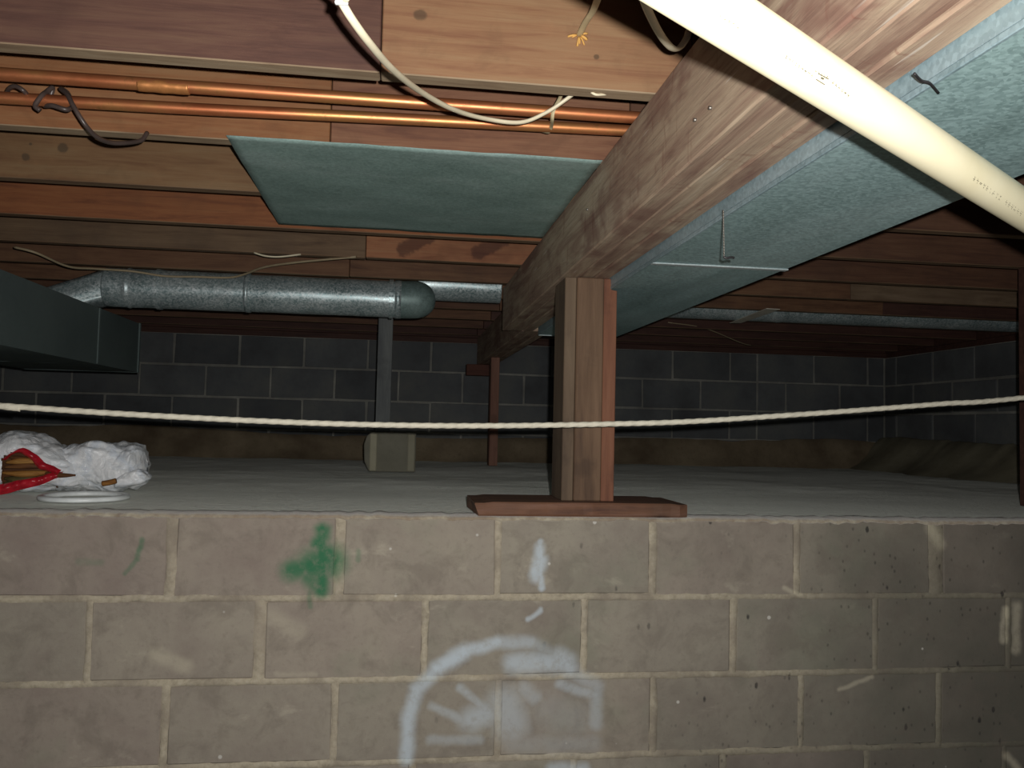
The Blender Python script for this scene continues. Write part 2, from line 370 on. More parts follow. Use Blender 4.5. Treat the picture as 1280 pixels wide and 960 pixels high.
# metals
def galv(name, c0, c1, c2, rough=.48, metal=.55, sc=9, spangle=.25, aniso=(1, 1, 1)):
    t = NT(name, rough, metal); f = t.noise(t.coord(scale=aniso), sc * .35, 5, .6, .3); vo = t.n('ShaderNodeTexVoronoi')
    t.put(vo.inputs['Vector'], t.coord(scale=(1, 1, 1))); vo.inputs['Scale'].default_value = 190
    g = t.noise(t.coord(scale=(1, 1, 1)), 90, 3, .7)
    col = t.ramp(f, [(.3, c0), (.5, c1), (.72, c2)])
    sp = t.n('ShaderNodeSeparateColor'); t.put(sp.inputs[0], vo.outputs['Color'])
    mixv = t.math('MULTIPLY', t.math('ADD', sp.outputs[0], g), .5)
    col = t.mix(spangle, col, t.ramp(mixv, [(.2, tuple(c * .35 for c in c0[:3]) + (1,)), (.8, tuple(min(c * 1.7, 1) for c in c2[:3]) + (1,))]), 'MIX')
    t.put(t.b.inputs['Roughness'], t.math('ADD', t.math('MULTIPLY', mixv, .3), rough - .15))
    t.bump(f, .25, .004); return t.out(col)
M['sheet'] = galv('galvanised_panel', lin(128, 156, 150), lin(144, 172, 166), lin(170, 194, 190), .62, .12, 9, .16, (1, 2, 1))
M['duct'] = galv('galvanised_duct', lin(130, 160, 160), lin(150, 180, 182), lin(176, 202, 204), .58, .15, 8, .25, (1.5, .5, 1))
M['duct_edge'] = galv('duct_side_sheet', lin(120, 146, 152), lin(144, 168, 176), lin(176, 196, 202), .5, .3, 8, .15)
M['trunk'] = galv('trunk_sheet', lin(84, 98, 98), lin(94, 108, 107), lin(106, 118, 117), .65, .1, 6, .1)
M['round'] = galv('round_duct_sheet', lin(118, 150, 154), lin(172, 200, 204), lin(226, 240, 243), .40, .5, 20, .45)
M['elbow'] = galv('elbow_sheet', lin(96, 118, 116), lin(116, 138, 136), lin(140, 160, 158), .5, .3, 12, .2)
M['cleat'] = galv('cleat_metal', lin(170, 186, 190), lin(190, 204, 206), lin(210, 220, 222), .5, .3, 8, .1)
def copper():
    t = NT('copper_pipe', .36, .75); f = t.noise(t.coord(scale=(1.5, 6, 6)), 4, 5, .6); g = t.noise(t.coord(scale=(1, 1, 1)), 40, 4, .7)
    col = t.ramp(f, [(.3, lin(188, 108, 70)), (.5, lin(210, 134, 90)), (.72, lin(206, 152, 92))])
    col = t.mix(t.math('MULTIPLY', t.mask(g, .55, .72), .5), col, lin(150, 108, 66))
    t.put(t.b.inputs['Roughness'], t.math('ADD', t.math('MULTIPLY', g, .25), .3)); return t.out(col)
M['copper'] = copper()
M['brass'] = None
def plain(name, c, rough=.5, metal=0, var=.15, sc=20):
    t = NT(name, rough, metal); f = t.noise(t.coord(), sc, 4, .6)
    col = t.mix(t.mask(f, .35, .7), c, tuple(x * (1 - var) for x in c[:3]) + (1,)); t.bump(f, .1, .001); return t.out(col)
def pvc():
    t = NT('cream_plastic_pipe', .28); c = lin(212, 205, 176); f = t.noise(t.coord(), 6, 4)
    col = t.mix(t.mask(f, .4, .7), c, lin(204, 195, 162)); t.b.inputs['Specular IOR Level'].default_value = .5
    return t.out(col)
M['pvc'] = pvc()
M['ink'] = plain('print_ink', lin(92, 88, 76), .6)
M['brass'] = plain('solder_smear', lin(214, 146, 88), .45, .6, .25, 60)
M['cable'] = plain('cream_cable', lin(240, 230, 200), .4, 0, .12)
M['cable_far'] = plain('dull_cable', lin(176, 160, 130), .6)
M['strap'] = plain('plastic_strap', lin(214, 200, 160), .45)
M['dark_wire'] = plain('grey_brown_wire', lin(84, 72, 68), .35, 0, .3)
M['black'] = plain('black_wire', lin(40, 38, 40), .5)
M['rope'] = plain('white_rope', lin(240, 234, 214), .8, 0, .15, 60)
M['base_floor'] = plain('basement_concrete', lin(110, 108, 100), .9)
M['nail'] = plain('nail_steel', lin(150, 145, 138), .4, .8)
M['splinter'] = plain('fresh_splinter', lin(226, 176, 98), .8)
def bagm():
    t = NT('thin_white_plastic', .22); c = lin(246, 249, 253); f = t.noise(t.coord(), 14, 4, .6, 1.0)
    col = t.mix(t.mask(f, .4, .7), c, lin(226, 234, 245)); t.b.inputs['Transmission Weight'].default_value = 0.0
    t.b.inputs['Subsurface Weight'].default_value = .25; t.b.inputs['Subsurface Radius'].default_value = (.02, .02, .02)
    t.bump(t.noise(t.coord(), 26, 5, .6, 1.5), .8, .008); return t.out(col)
M['bag'] = bagm()
M['red'] = plain('red_plastic', lin(200, 36, 52), .3, 0, .4, 30)
M['gold'] = wood('golden_husk', lin(196, 134, 60), lin(120, 70, 30), lin(220, 166, 90))
M['gold2'] = wood('brown_husk', lin(130, 82, 44), lin(84, 50, 28), lin(160, 108, 60))
M['gold3'] = wood('olive_husk', lin(104, 92, 50), lin(60, 56, 30), lin(128, 116, 64))
M['ringp'] = plain('white_ring_plastic', lin(244, 250, 251), .35)
M['ash'] = plain('pale_board', lin(236, 230, 214), .8)

# ------------------------------------------------------------------ setting
LEDGE = -0.2347; JZ = 0.5926; WY = 2.185; BY = 5.647; RX = 3.4495; LX = -3.35; H = .2032; S = .4064; JHH = .184
tag(box('floor', LX, RX, -2.6, WY + .2, -EYE - .1, -EYE, M['base_floor'], bev=0), kind='structure')
# near half wall
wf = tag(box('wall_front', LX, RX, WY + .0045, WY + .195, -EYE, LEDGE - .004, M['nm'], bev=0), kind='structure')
def extend(js, lo, hi):
    js = sorted(js)
    while js[0] > lo: js.insert(0, js[0] - S)
    while js[-1] < hi: js.append(js[-1] + S)
    return js
c1 = [-.54, -.134, .267, .679, 1.081, 1.488]; c2 = [-.721, -.322, .084, .497, .904, 1.308, 1.707]; c3 = [-.538, -.132, .277, .687, 1.095, 1.496]
gapw = {(0, 5): .042, (1, 1): .024, (0, 0): .022, (0, 1): .020, (0, 3): .020}
def spans(js, row, gap=.015):
    base = {0: c1, 1: c2, 2: c3}.get(row, [])
    def g(j):
        for i, b in enumerate(base):
            if abs(b - j) < 1e-6: return gapw.get((row, i), gap)
        return gap
    js = extend(list(js), LX, RX); out = []
    for a, b in zip(js[:-1], js[1:]):
        a2, b2 = max(a + g(a) / 2, LX + .003), min(b - g(b) / 2, RX - .003)
        if b2 - a2 > .03: out.append((a2, b2))
    return out
for r in range(7):
    js = (c1, c2, c3)[r] if r < 3 else ([x - .2032 for x in c1] if r % 2 else list(c1))
    for a, b in spans(js, r):
        z1 = LEDGE - r * H - (.004 if r == 0 else .006); z0 = max(LEDGE - (r + 1) * H + .006, -EYE + .003)
        if z1 - z0 < .03: continue
        px = r < 4 and a > -1.2 and b < 2.2
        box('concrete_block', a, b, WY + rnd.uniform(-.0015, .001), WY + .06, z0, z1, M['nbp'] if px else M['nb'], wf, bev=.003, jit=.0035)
# squeezed-out mortar in the joints, uneven in width
bm = bmesh.new()
def bead(p, q_, wd, seed):
    p = Vector(p); q_ = Vector(q_); L_ = (q_ - p).length; n = max(4, int(L_ / .012)); t = (q_ - p).normalized(); sd = Vector((t.z, 0, -t.x)); R = []
    for i in range(n + 1):
        c = p.lerp(q_, i / n); v = c * 14 + Vector((seed * 3.1, 0, seed)); v2_ = c * 45 + Vector((seed, 4, 0))
        w1 = wd * .5 * (1 + .45 * noise.noise(v) + .30 * noise.noise(v2_)); w2 = wd * .5 * (1 + .45 * noise.noise(v + Vector((0, 9, 0))) + .30 * noise.noise(v2_ + Vector((0, 9, 0))))
        y0 = WY + .0012; yf = WY - .0022 - .0012 * noise.noise(v2_)
        R.append([bm.verts.new(k) for k in (c + sd * -w1 + Vector((0, y0, 0)), c + sd * -w1 * .6 + Vector((0, yf, 0)), c + sd * w2 * .6 + Vector((0, yf, 0)), c + sd * w2 + Vector((0, y0, 0)))])
    for i in range(n):
        for k in range(3): bm.faces.new((R[i][k], R[i + 1][k], R[i + 1][k + 1], R[i][k + 1]))
for r in range(7):
    zt, zb_ = LEDGE - r * H, LEDGE - (r + 1) * H
    if r: bead((LX + .01, 0, zt), (RX - .01, 0, zt), .0175, r)
    js = (c1, c2, c3)[r] if r < 3 else ([x - .2032 for x in c1] if r % 2 else list(c1))
    for j in extend(list(js), LX, RX):
        if LX + .02 < j < RX - .02:
            g_ = .0165
            for i, b in enumerate({0: c1, 1: c2, 2: c3}.get(r, [])):
                if abs(b - j) < 1e-6: g_ = gapw.get((r, i), g_)
            bead((j, 0, max(zb_ + .003, -EYE + .005)), (j, 0, zt - .003), g_ * 1.12, r * 7 + j)
tag(link('mortar_beads', bm_mesh(bm), M['nm'], wf, True), kind='stuff')
# rough mortar dressing along the top of the half wall
bm = bmesh.new(); N = 560; rows = []
for i in range(N + 1):
    x = LX + .01 + (RX - LX - .02) * i / N
    n1 = noise.noise(Vector((x * 9, 0, 1))); n2 = noise.noise(Vector((x * 38, 3, 0))); n3 = noise.noise(Vector((x * 90, 5, 0)))
    zt = LEDGE + .004 + .003 * n1 + .003 * n2; zb = LEDGE - .006 + .006 * n1 + .006 * n2 + .003 * n3; yf = WY - .001 - .002 * n2
    rows.append([bm.verts.new(p) for p in ((x, WY + .004, zb - .002), (x, yf - .002, zb), (x, yf - .003, (zt + zb) / 2 + .001 * n3), (x, yf + .006, zt), (x, WY + .09, zt + .002 * n2), (x, WY + .15, LEDGE - .012))])
for i in range(N):
    for k in range(5): bm.faces.new((rows[i][k], rows[i + 1][k], rows[i + 1][k + 1], rows[i][k + 1]))
tag(link('mortar_cap', bm_mesh(bm), M['cap'], wf, True), kind='stuff')
# crawl space floor, with the dirt berm at the back and right
bm = bmesh.new(); nx, ny = 170, 110; g = []
for j in range(ny + 1):
    row = []
    for i in range(nx + 1):
        x = LX + (RX - LX) * i / nx; y = WY + .03 + (BY + .02 - WY - .03) * (j / ny)
        z = LEDGE + .0005
        fade = min(1, max(0, (y - 2.75) / .5))
        z += fade * (.010 * noise.noise(Vector((x * 1.6, y * 1.6, 0))) + .004 * noise.noise(Vector((x * 7, y * 7, 2))))
        row.append(bm.verts.new((x, y, z)))
    g.append(row)
for j in range(ny):
    for i in range(nx): bm.faces.new((g[j][i], g[j][i + 1], g[j + 1][i + 1], g[j + 1][i]))
fs = tag(link('floor', bm_mesh(bm), M['floor'], None, True), kind='structure')
# back wall
wb = tag(box('wall_back', LX, RX + .1, BY + .006, BY + .2, -EYE, JZ - .038, M['fm'], bev=0), kind='structure')
A = [-1.431 - .4064 * i for i in range(1, 5)] + [-1.431, -1.024, -.616, -.205, .211, .62, 1.03, 1.437, 1.877, 2.294, 2.494, 2.914, 3.323]
B2 = [-1.228 - .4064 * i for i in range(1, 6)] + [-1.228, -.824, -.416, -.001, .423, .84, 1.25, 1.664, 2.082, 2.496, 2.706, 3.11]
ZB = .354
def far_row(js, z0, z1, gap=.014):
    js = sorted([max(j, LX) for j in js] + [RX]); last = None
    for a, b in zip(js[:-1], js[1:]):
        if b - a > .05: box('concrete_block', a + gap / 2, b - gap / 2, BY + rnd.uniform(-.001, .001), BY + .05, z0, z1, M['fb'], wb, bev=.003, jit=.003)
far_row(A, ZB + .007, ZB + H - .006); far_row(B2, ZB - H + .007, ZB - .007)
far_row(A, ZB - 2 * H + .007, ZB - H - .007); far_row(B2, LEDGE - .02, ZB - 2 * H - .007)
def berm(name, p0, p1, inward, h, d, mat, par, seed, bumps=1.0):
    """rough parged footing: a strip of rubbly cement against a wall"""
    bm = bmesh.new(); p0 = Vector(p0); p1 = Vector(p1); inw = Vector(inward); n = 120; R = []
    for i in range(n + 1):
        p = p0.lerp(p1, i / n); q = i / n * 9 + seed
        hh = h(i / n) * (1 + .22 * bumps * noise.noise(Vector((q, 0, 0))) + .08 * noise.noise(Vector((q * 5, 1, 0))))
        dd = d(i / n) * (1 + .3 * noise.noise(Vector((q, 7, 0))))
        ring = []
        for k, (a, b) in enumerate(((0, 1), (.12, .97), (.3, .72), (.48, .42), (.72, .16), (1, -.03))):
            o = .012 * bumps * bumps * noise.noise(Vector((q * 2.5, k * 1.7, seed)))
            ring.append(bm.verts.new(p + inw * (dd * a + (o if k else 0)) + Vector((0, 0, hh * b + (o if k else 0)))))
        R.append(ring)
    for i in range(n):
        for k in range(5): bm.faces.new((R[i][k], R[i + 1][k], R[i + 1][k + 1], R[i][k + 1]))
    return link(name, bm_mesh(bm), mat, par, True)
tag(berm('parged_footing', (LX, BY - .001, LEDGE), (RX, BY - .001, LEDGE), (0, -1, 0), lambda s: .17 + .02 * math.sin(s * 9), lambda s: .09, M['foot'], wb, 3), kind='stuff')
# right wall
wr = tag(box('wall_right', RX + .006, RX + .2, -2.6, BY + .2, -EYE, JZ - .038, M['fm'], bev=0), kind='structure')
for r in range(7):
    off = (5.506, 5.311, 5.502)[r] if r < 3 else 5.506 - (r % 2) * .2
    ys = [BY] + [off - S * i for i in range(0, 21)]
    z1 = (ZB + H) - r * H - .007; z0 = z1 - H + .014
    if z1 < -.35: continue
    for a, b in zip(ys[1:], ys[:-1]):
        if b > WY - .3 and b - a > .05:
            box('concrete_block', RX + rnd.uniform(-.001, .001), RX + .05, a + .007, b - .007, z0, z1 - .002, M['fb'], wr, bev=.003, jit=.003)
tag(berm('dirt_bank', (RX - .001, BY, LEDGE), (RX - .001, WY + .2, LEDGE), (-1, 0, 0), lambda s: .19 + .03 * math.sin(s * 5 + 1), lambda s: .34, M['bank'], wr, 11, .5), kind='stuff')
tag(box('wall_left', LX - .2, LX - .005, -2.6, BY + .2, -EYE, JZ - .038, M['fm'], bev=0), kind='structure')
tag(box('wall_rear', LX - .2, RX + .2, -2.8, -2.6, -EYE, JZ + .2, M['fm'], bev=0), kind='structure')
tag(box('trim_1', LX, RX + .19, BY + .008, BY + .16, JZ - .038, JZ - .001, M['j_dark'], bev=.002), kind='structure')
tag(box('trim_2', RX + .012, RX + .16, -2.5, BY - .003, JZ - .038, JZ - .001, M['j_dark'], bev=.002), kind='structure')
tag(box('trim_3', LX - .2, RX + .19, BY + .010, BY + .05, JZ + .0, JZ + JHH, M['j_dark'], bev=.002), kind='structure')
tag(box('trim_4', RX + .010, RX + .05, -2.6, BY + .008, JZ, JZ + JHH, M['j_dark'], bev=.002), kind='structure')
tag(box('trim_5', LX - .05, LX - .008, -2.6, BY + .008, JZ, JZ + JHH, M['j_dark'], bev=.002), kind='structure')
# ceiling: subfloor with its joists
bm = bmesh.new(); add_box(bm, LX - .2, RX + .2, -2.8, BY + .2, JZ + .203, JZ + .23)
ce = tag(link('ceiling', bm_mesh(bm), M['sub']), kind='structure')
for i in range(45):
    x = LX - .1 + i * .15
    if x < RX + .05: box('subfloor_board', x + .001, x + .149, -2.7, BY + .15, JZ + .1845, JZ + .2035, M['sub'], ce, bev=.002)
JT = .038; JH = .184
def joist(x0, x1, y, mat, label=None, z=0.0):
    o = box('floor_joist', x0, x1, y, y + JT, JZ + z, JZ + JH, mat, ce, bev=.002)
    o.data.materials.append(M['edge'] if y < 2 else M['edge_far'])
    for p in o.data.polygons:
        if p.normal.z < -.5: p.material_index = 1
    if label: o['label'] = label
    return o
SP = {0: (-.046, 'j_purple', 'j_tan'), 1: (-.161, 'j_amber', 'j_red'), 2: (9, 'j_olive', 'j_olive'), 3: (9, 'j_orange', 'j_orange'),
      4: (-.13, 'j_grey', 'j_knotty'), 5: (-.21, 'j_brown', 'j_brown'), 6: (9, 'j_brown', 'j_brown'), 7: (9, 'j_rust', 'j_rust'), 8: (9, 'j_brown', 'j_brown'), 9: (9, 'j_rust', 'j_rust'), 10: (9, 'j_dark', 'j_dark')}
RR = {0: 'j_rust', 1: 'j_rust', 2: 'j_rust', 3: 'j_rust', 4: 'j_rust', 5: 'j_grey', 6: 'j_brown', 7: 'j_brown', 8: 'j_dark', 9: 'j_dark', 10: 'j_dark'}
BX0, BX1, BZ = .430, .562, .410
mid = .50
for k in range(-9, 11):
    y = 1.42 + S * k
    if k in SP:
        sx, a, b = SP[k]
        if sx < 5:
            joist(LX, sx - .001, y, M[a], {0: 'purple-brown joist, its end butted to a tan one', 1: 'amber joist above the copper pipes'}.get(k))
            joist(sx + .001, mid - .001, y, M[b], {0: 'fresh tan joist with a knot and a drilled cable hole', 1: 'reddish joist behind the copper pipes', 4: 'orange joist with two large dark knots'}.get(k), .001 if k else 0)
        else: joist(LX, mid - .001, y, M[a], {2: 'olive-tan joist with knots', 3: 'orange-brown joist'}.get(k))
        if k == 6: 
            joist(mid + .001, 2.35, y, M['j_brown']); joist(2.352, RX, y, M['j_dark'])
        elif k == 5:
            joist(mid + .001, 1.95, y, M['j_brown']); joist(1.952, 2.98, y, M['j_pale'], 'pale length of joist'); joist(2.982, RX, y, M['j_rust'])
        else: joist(mid + .001, RX, y, M[RR[k]])
    else:
        joist(LX, mid - .001, y, M['j_brown']); joist(mid + .001, RX, y, M['j_rust'])
# splinters round the drilled cable hole
hp = at(724, 43, 1.419)
for i in range(7):
    a = rnd.uniform(0, 6.28); r0 = .005; r1 = rnd.uniform(.009, .022)
    p = Vector(hp); d = Vector((math.cos(a), 0, math.sin(a)))
    tube('splinter', [p + d * r0, p + d * ((r0 + r1) / 2) + Vector((0, -.002, 0)), p + d * r1], rnd.uniform(.0012, .003), M['splinter'], ce, n=2, seg=4)

# ------------------------------------------------------------------ main beam
def plies(root, x0, x1, y0, y1, z0, z1, n):
    w_ = (x1 - x0) / n
    for i in range(n):
        box('ply', x0 + i * w_ + .0006, x0 + (i + 1) * w_ - .0006, y0, y1, z0 + (.0, .002, -.0005)[i % 3], z1, M['beam'], root, bev=.003)
bmn = empty('wooden_beam', (BX0 + BX1) / 2, 2.2, BZ); tag(bmn, 'long weathered built-up timber beam running away under the joists, resting on the near post', 'beam')
plies(bmn, BX0, BX1, -2.5, 3.56, BZ, JZ - .001, 3)
b2 = empty('wooden_beam', .56, 4.5, BZ); tag(b2, 'dark far length of timber beam between the near beam and the back wall', 'beam')
plies(b2, .515, .635, 3.562, BY + .002, BZ, JZ - .001, 3)
tag(box('wooden_shim', .44, .60, BY - .10, BY - .004, .335, BZ - .002, M['shim'], bev=.002), 'small reddish wood shim block under the far end of the beam at the back wall', 'shim')
# a few nails in the beam
for (px, py) in ((889, 135), (870, 150), (735, 262)):
    X = .43; d = right * ((px - 640) / F) + down * ((py - 480) / F) + fwd; d = d * (X / d.x)
    tube('nail', [d + Vector((-.004, 0, 0)), d + Vector((.002, 0, 0))], .0028, M['nail'], bmn, seg=8, curve=False)
# near post: three boards nailed together
DZP = .383; PY = 2.225; PT = PY + .150; PB = LEDGE + .042
pr = empty('wooden_post', .505, 2.3, PB); tag(pr, 'thick brown built-up wooden post standing on the rusty plate on the wall ledge', 'post')
box('post_board', .4385, .470, PY + .006, PT, PB, BZ - .001, M['post_side'], pr, bev=.002)
box('post_board', .4705, .545, PY, PT - .01, PB, BZ - .001, M['post'], pr, bev=.003)
bm = bmesh.new(); q1 = ((.5455, PB), (.5815, PB), (.5815, DZP - .006), (.5640, DZP - .006), (.5640, BZ - .001), (.5455, BZ - .001))
fa = [bm.verts.new((x, PY + .004, z)) for x, z in q1]; fb = [bm.verts.new((x, PT - .004, z)) for x, z in q1]
bm.faces.new(fa); bm.faces.new(fb[::-1])
for i in range(6): bm.faces.new((fa[i], fa[(i + 1) % 6], fb[(i + 1) % 6], fb[i]))
bmesh.ops.bevel(bm, geom=bm.edges[:], offset=.0015, segments=1, affect='EDGES')
link('post_board', bm_mesh(bm), M['post_red'], pr)
# plate under it
def plate():
    bm = bmesh.new(); x0, x1 = .203, .772; y0, y1 = WY - .010, WY + .235; z0, z1 = LEDGE + .0055, PB - .0005
    n = 24; R = []
    for i in range(n + 1):
        t = i / n; x = x0 + (x1 - x0) * t; e = .005 * noise.noise(Vector((x * 30, 0, 0))); top = z1 - (.0 if .08 < t < .93 else .003) + .0
        sk = -.010 * (1 - t) if i == 0 else 0
        xs = x + (.010 if i == 0 else 0); fr = y0 + e + (.012 if i == n else 0)
        R.append([bm.verts.new(q) for q in ((xs, fr + .003, z0), (xs, fr, z0 + .005), (xs + sk, fr + .001, top - .004), (xs + sk, fr + .004, top), (x, y1, top), (x, y1, z0))])
    for i in range(n):
        for k in range(6): bm.faces.new((R[i][k], R[i + 1][k], R[i + 1][(k + 1) % 6], R[i][(k + 1) % 6]))
    bm.faces.new(R[0][::-1]); bm.faces.new(R[-1])
    return link('wooden_plate', bm_mesh(bm), M['plate'])
pl_ = tag(plate(), 'rust-brown plank laid flat on the wall ledge under the near post', 'plank')
# far red post
tag(box('wooden_post', .538, .588, 4.95, 5.04, LEDGE + .006, BZ - .001, M['post_far'], bev=.002), 'thin reddish post under the far end of the beam', 'post')
# grey post on a concrete pier block
g0 = at(472, 450, 4.2)[0]; g1 = at(490, 450, 4.2)[0]
PBT = -.038
tag(box('wooden_post', g0, g1, 4.17, 4.26, PBT, JZ - .001, M['post_grey'], bev=.002), 'thin grey post on the pale concrete pier block behind the round duct', 'post')
pier = empty('pier_block', -.03, 4.22, LEDGE); tag(pier, 'pale concrete block standing on end under the grey post', 'block')
bm = bmesh.new()
x0, x1, z0, z1 = -.156, .092, LEDGE + .006, PBT - .001
prof = [(x0 + .03, z0), (x1, z0), (x1, z1), (x0 + .035, z1), (x0 + .012, z1 - .02), (x0, z1 - .06), (x0 + .004, z0 + .05), (x0 + .02, z0 + .012)]
fa = [bm.verts.new((x, 4.135, z)) for x, z in prof]; fb = [bm.verts.new((x, 4.33, z)) for x, z in prof]
bm.faces.new(fa); bm.faces.new(fb[::-1])
for i in range(8): bm.faces.new((fa[i], fa[(i + 1) % 8], fb[(i + 1) % 8], fb[i]))
bmesh.ops.bevel(bm, geom=bm.edges[:], offset=.004, segments=1, affect='EDGES')
link('block_body', bm_mesh(bm), M['pier_mid'], pier)
box('block_rib', x0 + .028, x0 + .062, 4.122, 4.14, z0 + .004, z1 - .006, M['cream_block'], pier, bev=.004)
box('block_rib', x1 - .040, x1 - .004, 4.122, 4.14, z0 + .004, z1 - .006, M['cream_block'], pier, bev=.004)
# post at the right edge
X0 = at(1273, 400, 2.66)[0]
tag(box('wooden_post', X0, X0 + .09, 2.585, 2.66, LEDGE + .006, JZ - .001, M['j_dark'], bev=.002), 'dark reddish wooden post at the right edge of the view', 'post')

# ------------------------------------------------------------------ sheet metal
def sheet(name, x0, x1, y0, y1, z, mat, parent=None, wav=.0015, th=.0012, nx=40, ny=30, skew=0.0, hem=None):
    bm = bmesh.new(); G = []
    for s_ in (0, 1):
        L_ = []
        for j in range(ny + 1):
            row = []
            for i in range(nx + 1):
                u, v = i / nx, j / ny; y = y0 + (y1 - y0) * v; x = x0 + skew * (1 - v) + (x1 - x0 - skew * (1 - v)) * u
                zz = z + wav * noise.noise(Vector((x * 5, y * 5, 3))) + wav * .6 * noise.noise(Vector((x * 14, y * 14, 9)))
                y += .004 * noise.noise(Vector((x * 11, 2, v * 3))) * (1 if j in (0, ny) else 0)
                row.append(bm.verts.new((x, y, zz + (th if s_ else 0))))
            L_.append(row)
        G.append(L_)
    for s_ in (0, 1):
        for j in range(ny):
            for i in range(nx): bm.faces.new((G[s_][j][i], G[s_][j][i + 1], G[s_][j + 1][i + 1], G[s_][j + 1][i]))
    for j in range(ny):
        for i in (0, nx): bm.faces.new((G[0][j][i], G[0][j + 1][i], G[1][j + 1][i], G[1][j][i]))
    for i in range(nx):
        for j in (0, ny): bm.faces.new((G[0][j][i], G[0][j][i + 1], G[1][j][i + 1], G[1][j][i]))
    return link(name, bm_mesh(bm), mat, parent, True)
tag(sheet('return_air_panel', -.368, BX0 - .0008, 1.788, 2.572, JZ - .0045, M['sheet'], wav=.0022),
    'flat blue-green galvanised sheet nailed under the joists left of the beam', 'metal panel')
# rectangular duct right of the beam
D0, D1, DZ = .566, .888, .383
dr_ = empty('rectangular_duct', (D0 + D1) / 2, 1.5, DZ); tag(dr_, 'wide flat galvanised duct running along the right side of the beam', 'duct')
def ductbox(x0, x1, y0, y1, z0, z1, nm='duct_section'):
    bm = bmesh.new(); nx, ny = 14, 40
    def face(f, nu, nv):
        G = [[bm.verts.new(f(i / nu, j / nv)) for i in range(nu + 1)] for j in range(nv + 1)]
        for j in range(nv):
            for i in range(nu): bm.faces.new((G[j][i], G[j][i + 1], G[j + 1][i + 1], G[j + 1][i]))
    def nz(x, y, k): return .003 * noise.noise(Vector((x * 4, y * 3, k)))
    face(lambda u, v: (x0 + (x1 - x0) * u, y0 + (y1 - y0) * v, z0 + (nz(x0 + u, y0 + (y1 - y0) * v, 0) * math.sin(math.pi * u))), nx, ny)
    face(lambda u, v: (x0, y0 + (y1 - y0) * v, z0 + (z1 - z0) * u), 3, ny)
    face(lambda u, v: (x1, y0 + (y1 - y0) * v, z0 + (z1 - z0) * u), 3, ny)
    face(lambda u, v: (x0 + (x1 - x0) * u, y0 + (y1 - y0) * v, z1), 3, 3)
    face(lambda u, v: (x0 + (x1 - x0) * u, y1, z0 + (z1 - z0) * v), 3, 3)
    face(lambda u, v: (x0 + (x1 - x0) * u, y0, z0 + (z1 - z0) * v), 3, 3)
    bmesh.ops.remove_doubles(bm, verts=bm.verts[:], dist=1e-5)
    return bm_mesh(bm)
link('duct_section', ductbox(D0, D1, -2.3, 1.860, DZ, JZ - .002), M['duct'], dr_)
link('duct_section', ductbox(D0, D1, 1.863, 3.43, DZ, JZ - .002), M['duct'], dr_)
box('duct_seam', D0 - .001, D1 + .003, 1.850, 1.868, DZ - .004, DZ - .0005, M['cleat'], dr_, bev=.001)
box('duct_seam', D0 - .001, D1 + .003, 3.422, 3.434, DZ - .004, DZ - .0005, M['cleat'], dr_, bev=.001)
box('corner_hem', D0 - .003, D0 + .002, -2.3, 3.43, DZ - .002, DZ + .006, M['duct_edge'], dr_, bev=.001)
sheet_side = box('side_sheet', D0 - .0016, D0 - .0004, -2.3, 3.43, DZ + .007, BZ + .02, M['duct_edge'], dr_, bev=0)
# hanging wire with dark hook
h0 = Vector((.523 + .055, 1.382, DZ)); h0 = Vector(at(904, 262, 1.382)); h0.z = DZ - .001; h1 = Vector(at(905, 322, 1.382))
hr = empty('hanging_wire', h0.x, 1.382, h1.z); tag(hr, 'thin twisted bright wire hanging down in front of the flat duct', 'wire')
hr['_w'] = tuple(Vector((h0.x, 1.382, h1.z + EYE)))
bm = bmesh.new(); n = 60
for ph in (0, math.pi):
    pts = [h0.lerp(h1, i / n) + Vector((math.cos(i * .9 + ph), math.sin(i * .9 + ph), 0)) * .0009 for i in range(n + 1)]
    add_tube(bm, pts, .0007, 5)
link('twisted_wire', bm_mesh(bm), M['nail'], hr, True)
tube('hook', [h1 + Vector((-.001, 0, .002)), h1 + Vector((.004, -.001, -.001)), h1 + Vector((.012, -.001, .001)), h1 + Vector((.018, 0, .0005))], .0022, M['black'], hr, n=5, seg=6)
# small dark wire lying against the duct underside
q = [at(x, y, 1.0) for x, y in ((1143, 92), (1152, 101), (1162, 104), (1173, 116))]
def onz(px, py, z):
    d = right * ((px - 640) / F) + down * ((py - 480) / F) + fwd; return d * (z / d.z)
tag(tube('black_wire_scrap', [onz(1143, 92, DZ - .003), onz(1152, 101, DZ - .004), onz(1162, 104, DZ - .004), onz(1173, 116, DZ - .003)], .0016, M['black'], n=5, seg=6),
    'short bent black wire scrap stuck on the underside of the flat duct', 'wire')
# trunk duct at left
T0, T1, TZ0, TZ1, TE = -1.60, -1.14, .203, .418, 3.91
tr_ = empty('trunk_duct', -1.37, 2.5, TZ0); tag(tr_, 'big dull grey rectangular trunk duct hanging at the left', 'duct')
link('duct_section', ductbox(T0, T1, -2.3, 3.40, TZ0, TZ1), M['trunk'], tr_)
link('duct_section', ductbox(T0, T1, 3.403, TE, TZ0, TZ1), M['trunk'], tr_)
box('duct_seam', T1 - .001, T1 + .004, 3.394, 3.410, TZ0 + .002, TZ1, M['trunk'], tr_, bev=.001)
box('end_flange', T0 - .004, T1 + .006, TE - .012, TE + .003, TZ0 - .002, TZ1 + .002, M['trunk'], tr_, bev=.001)
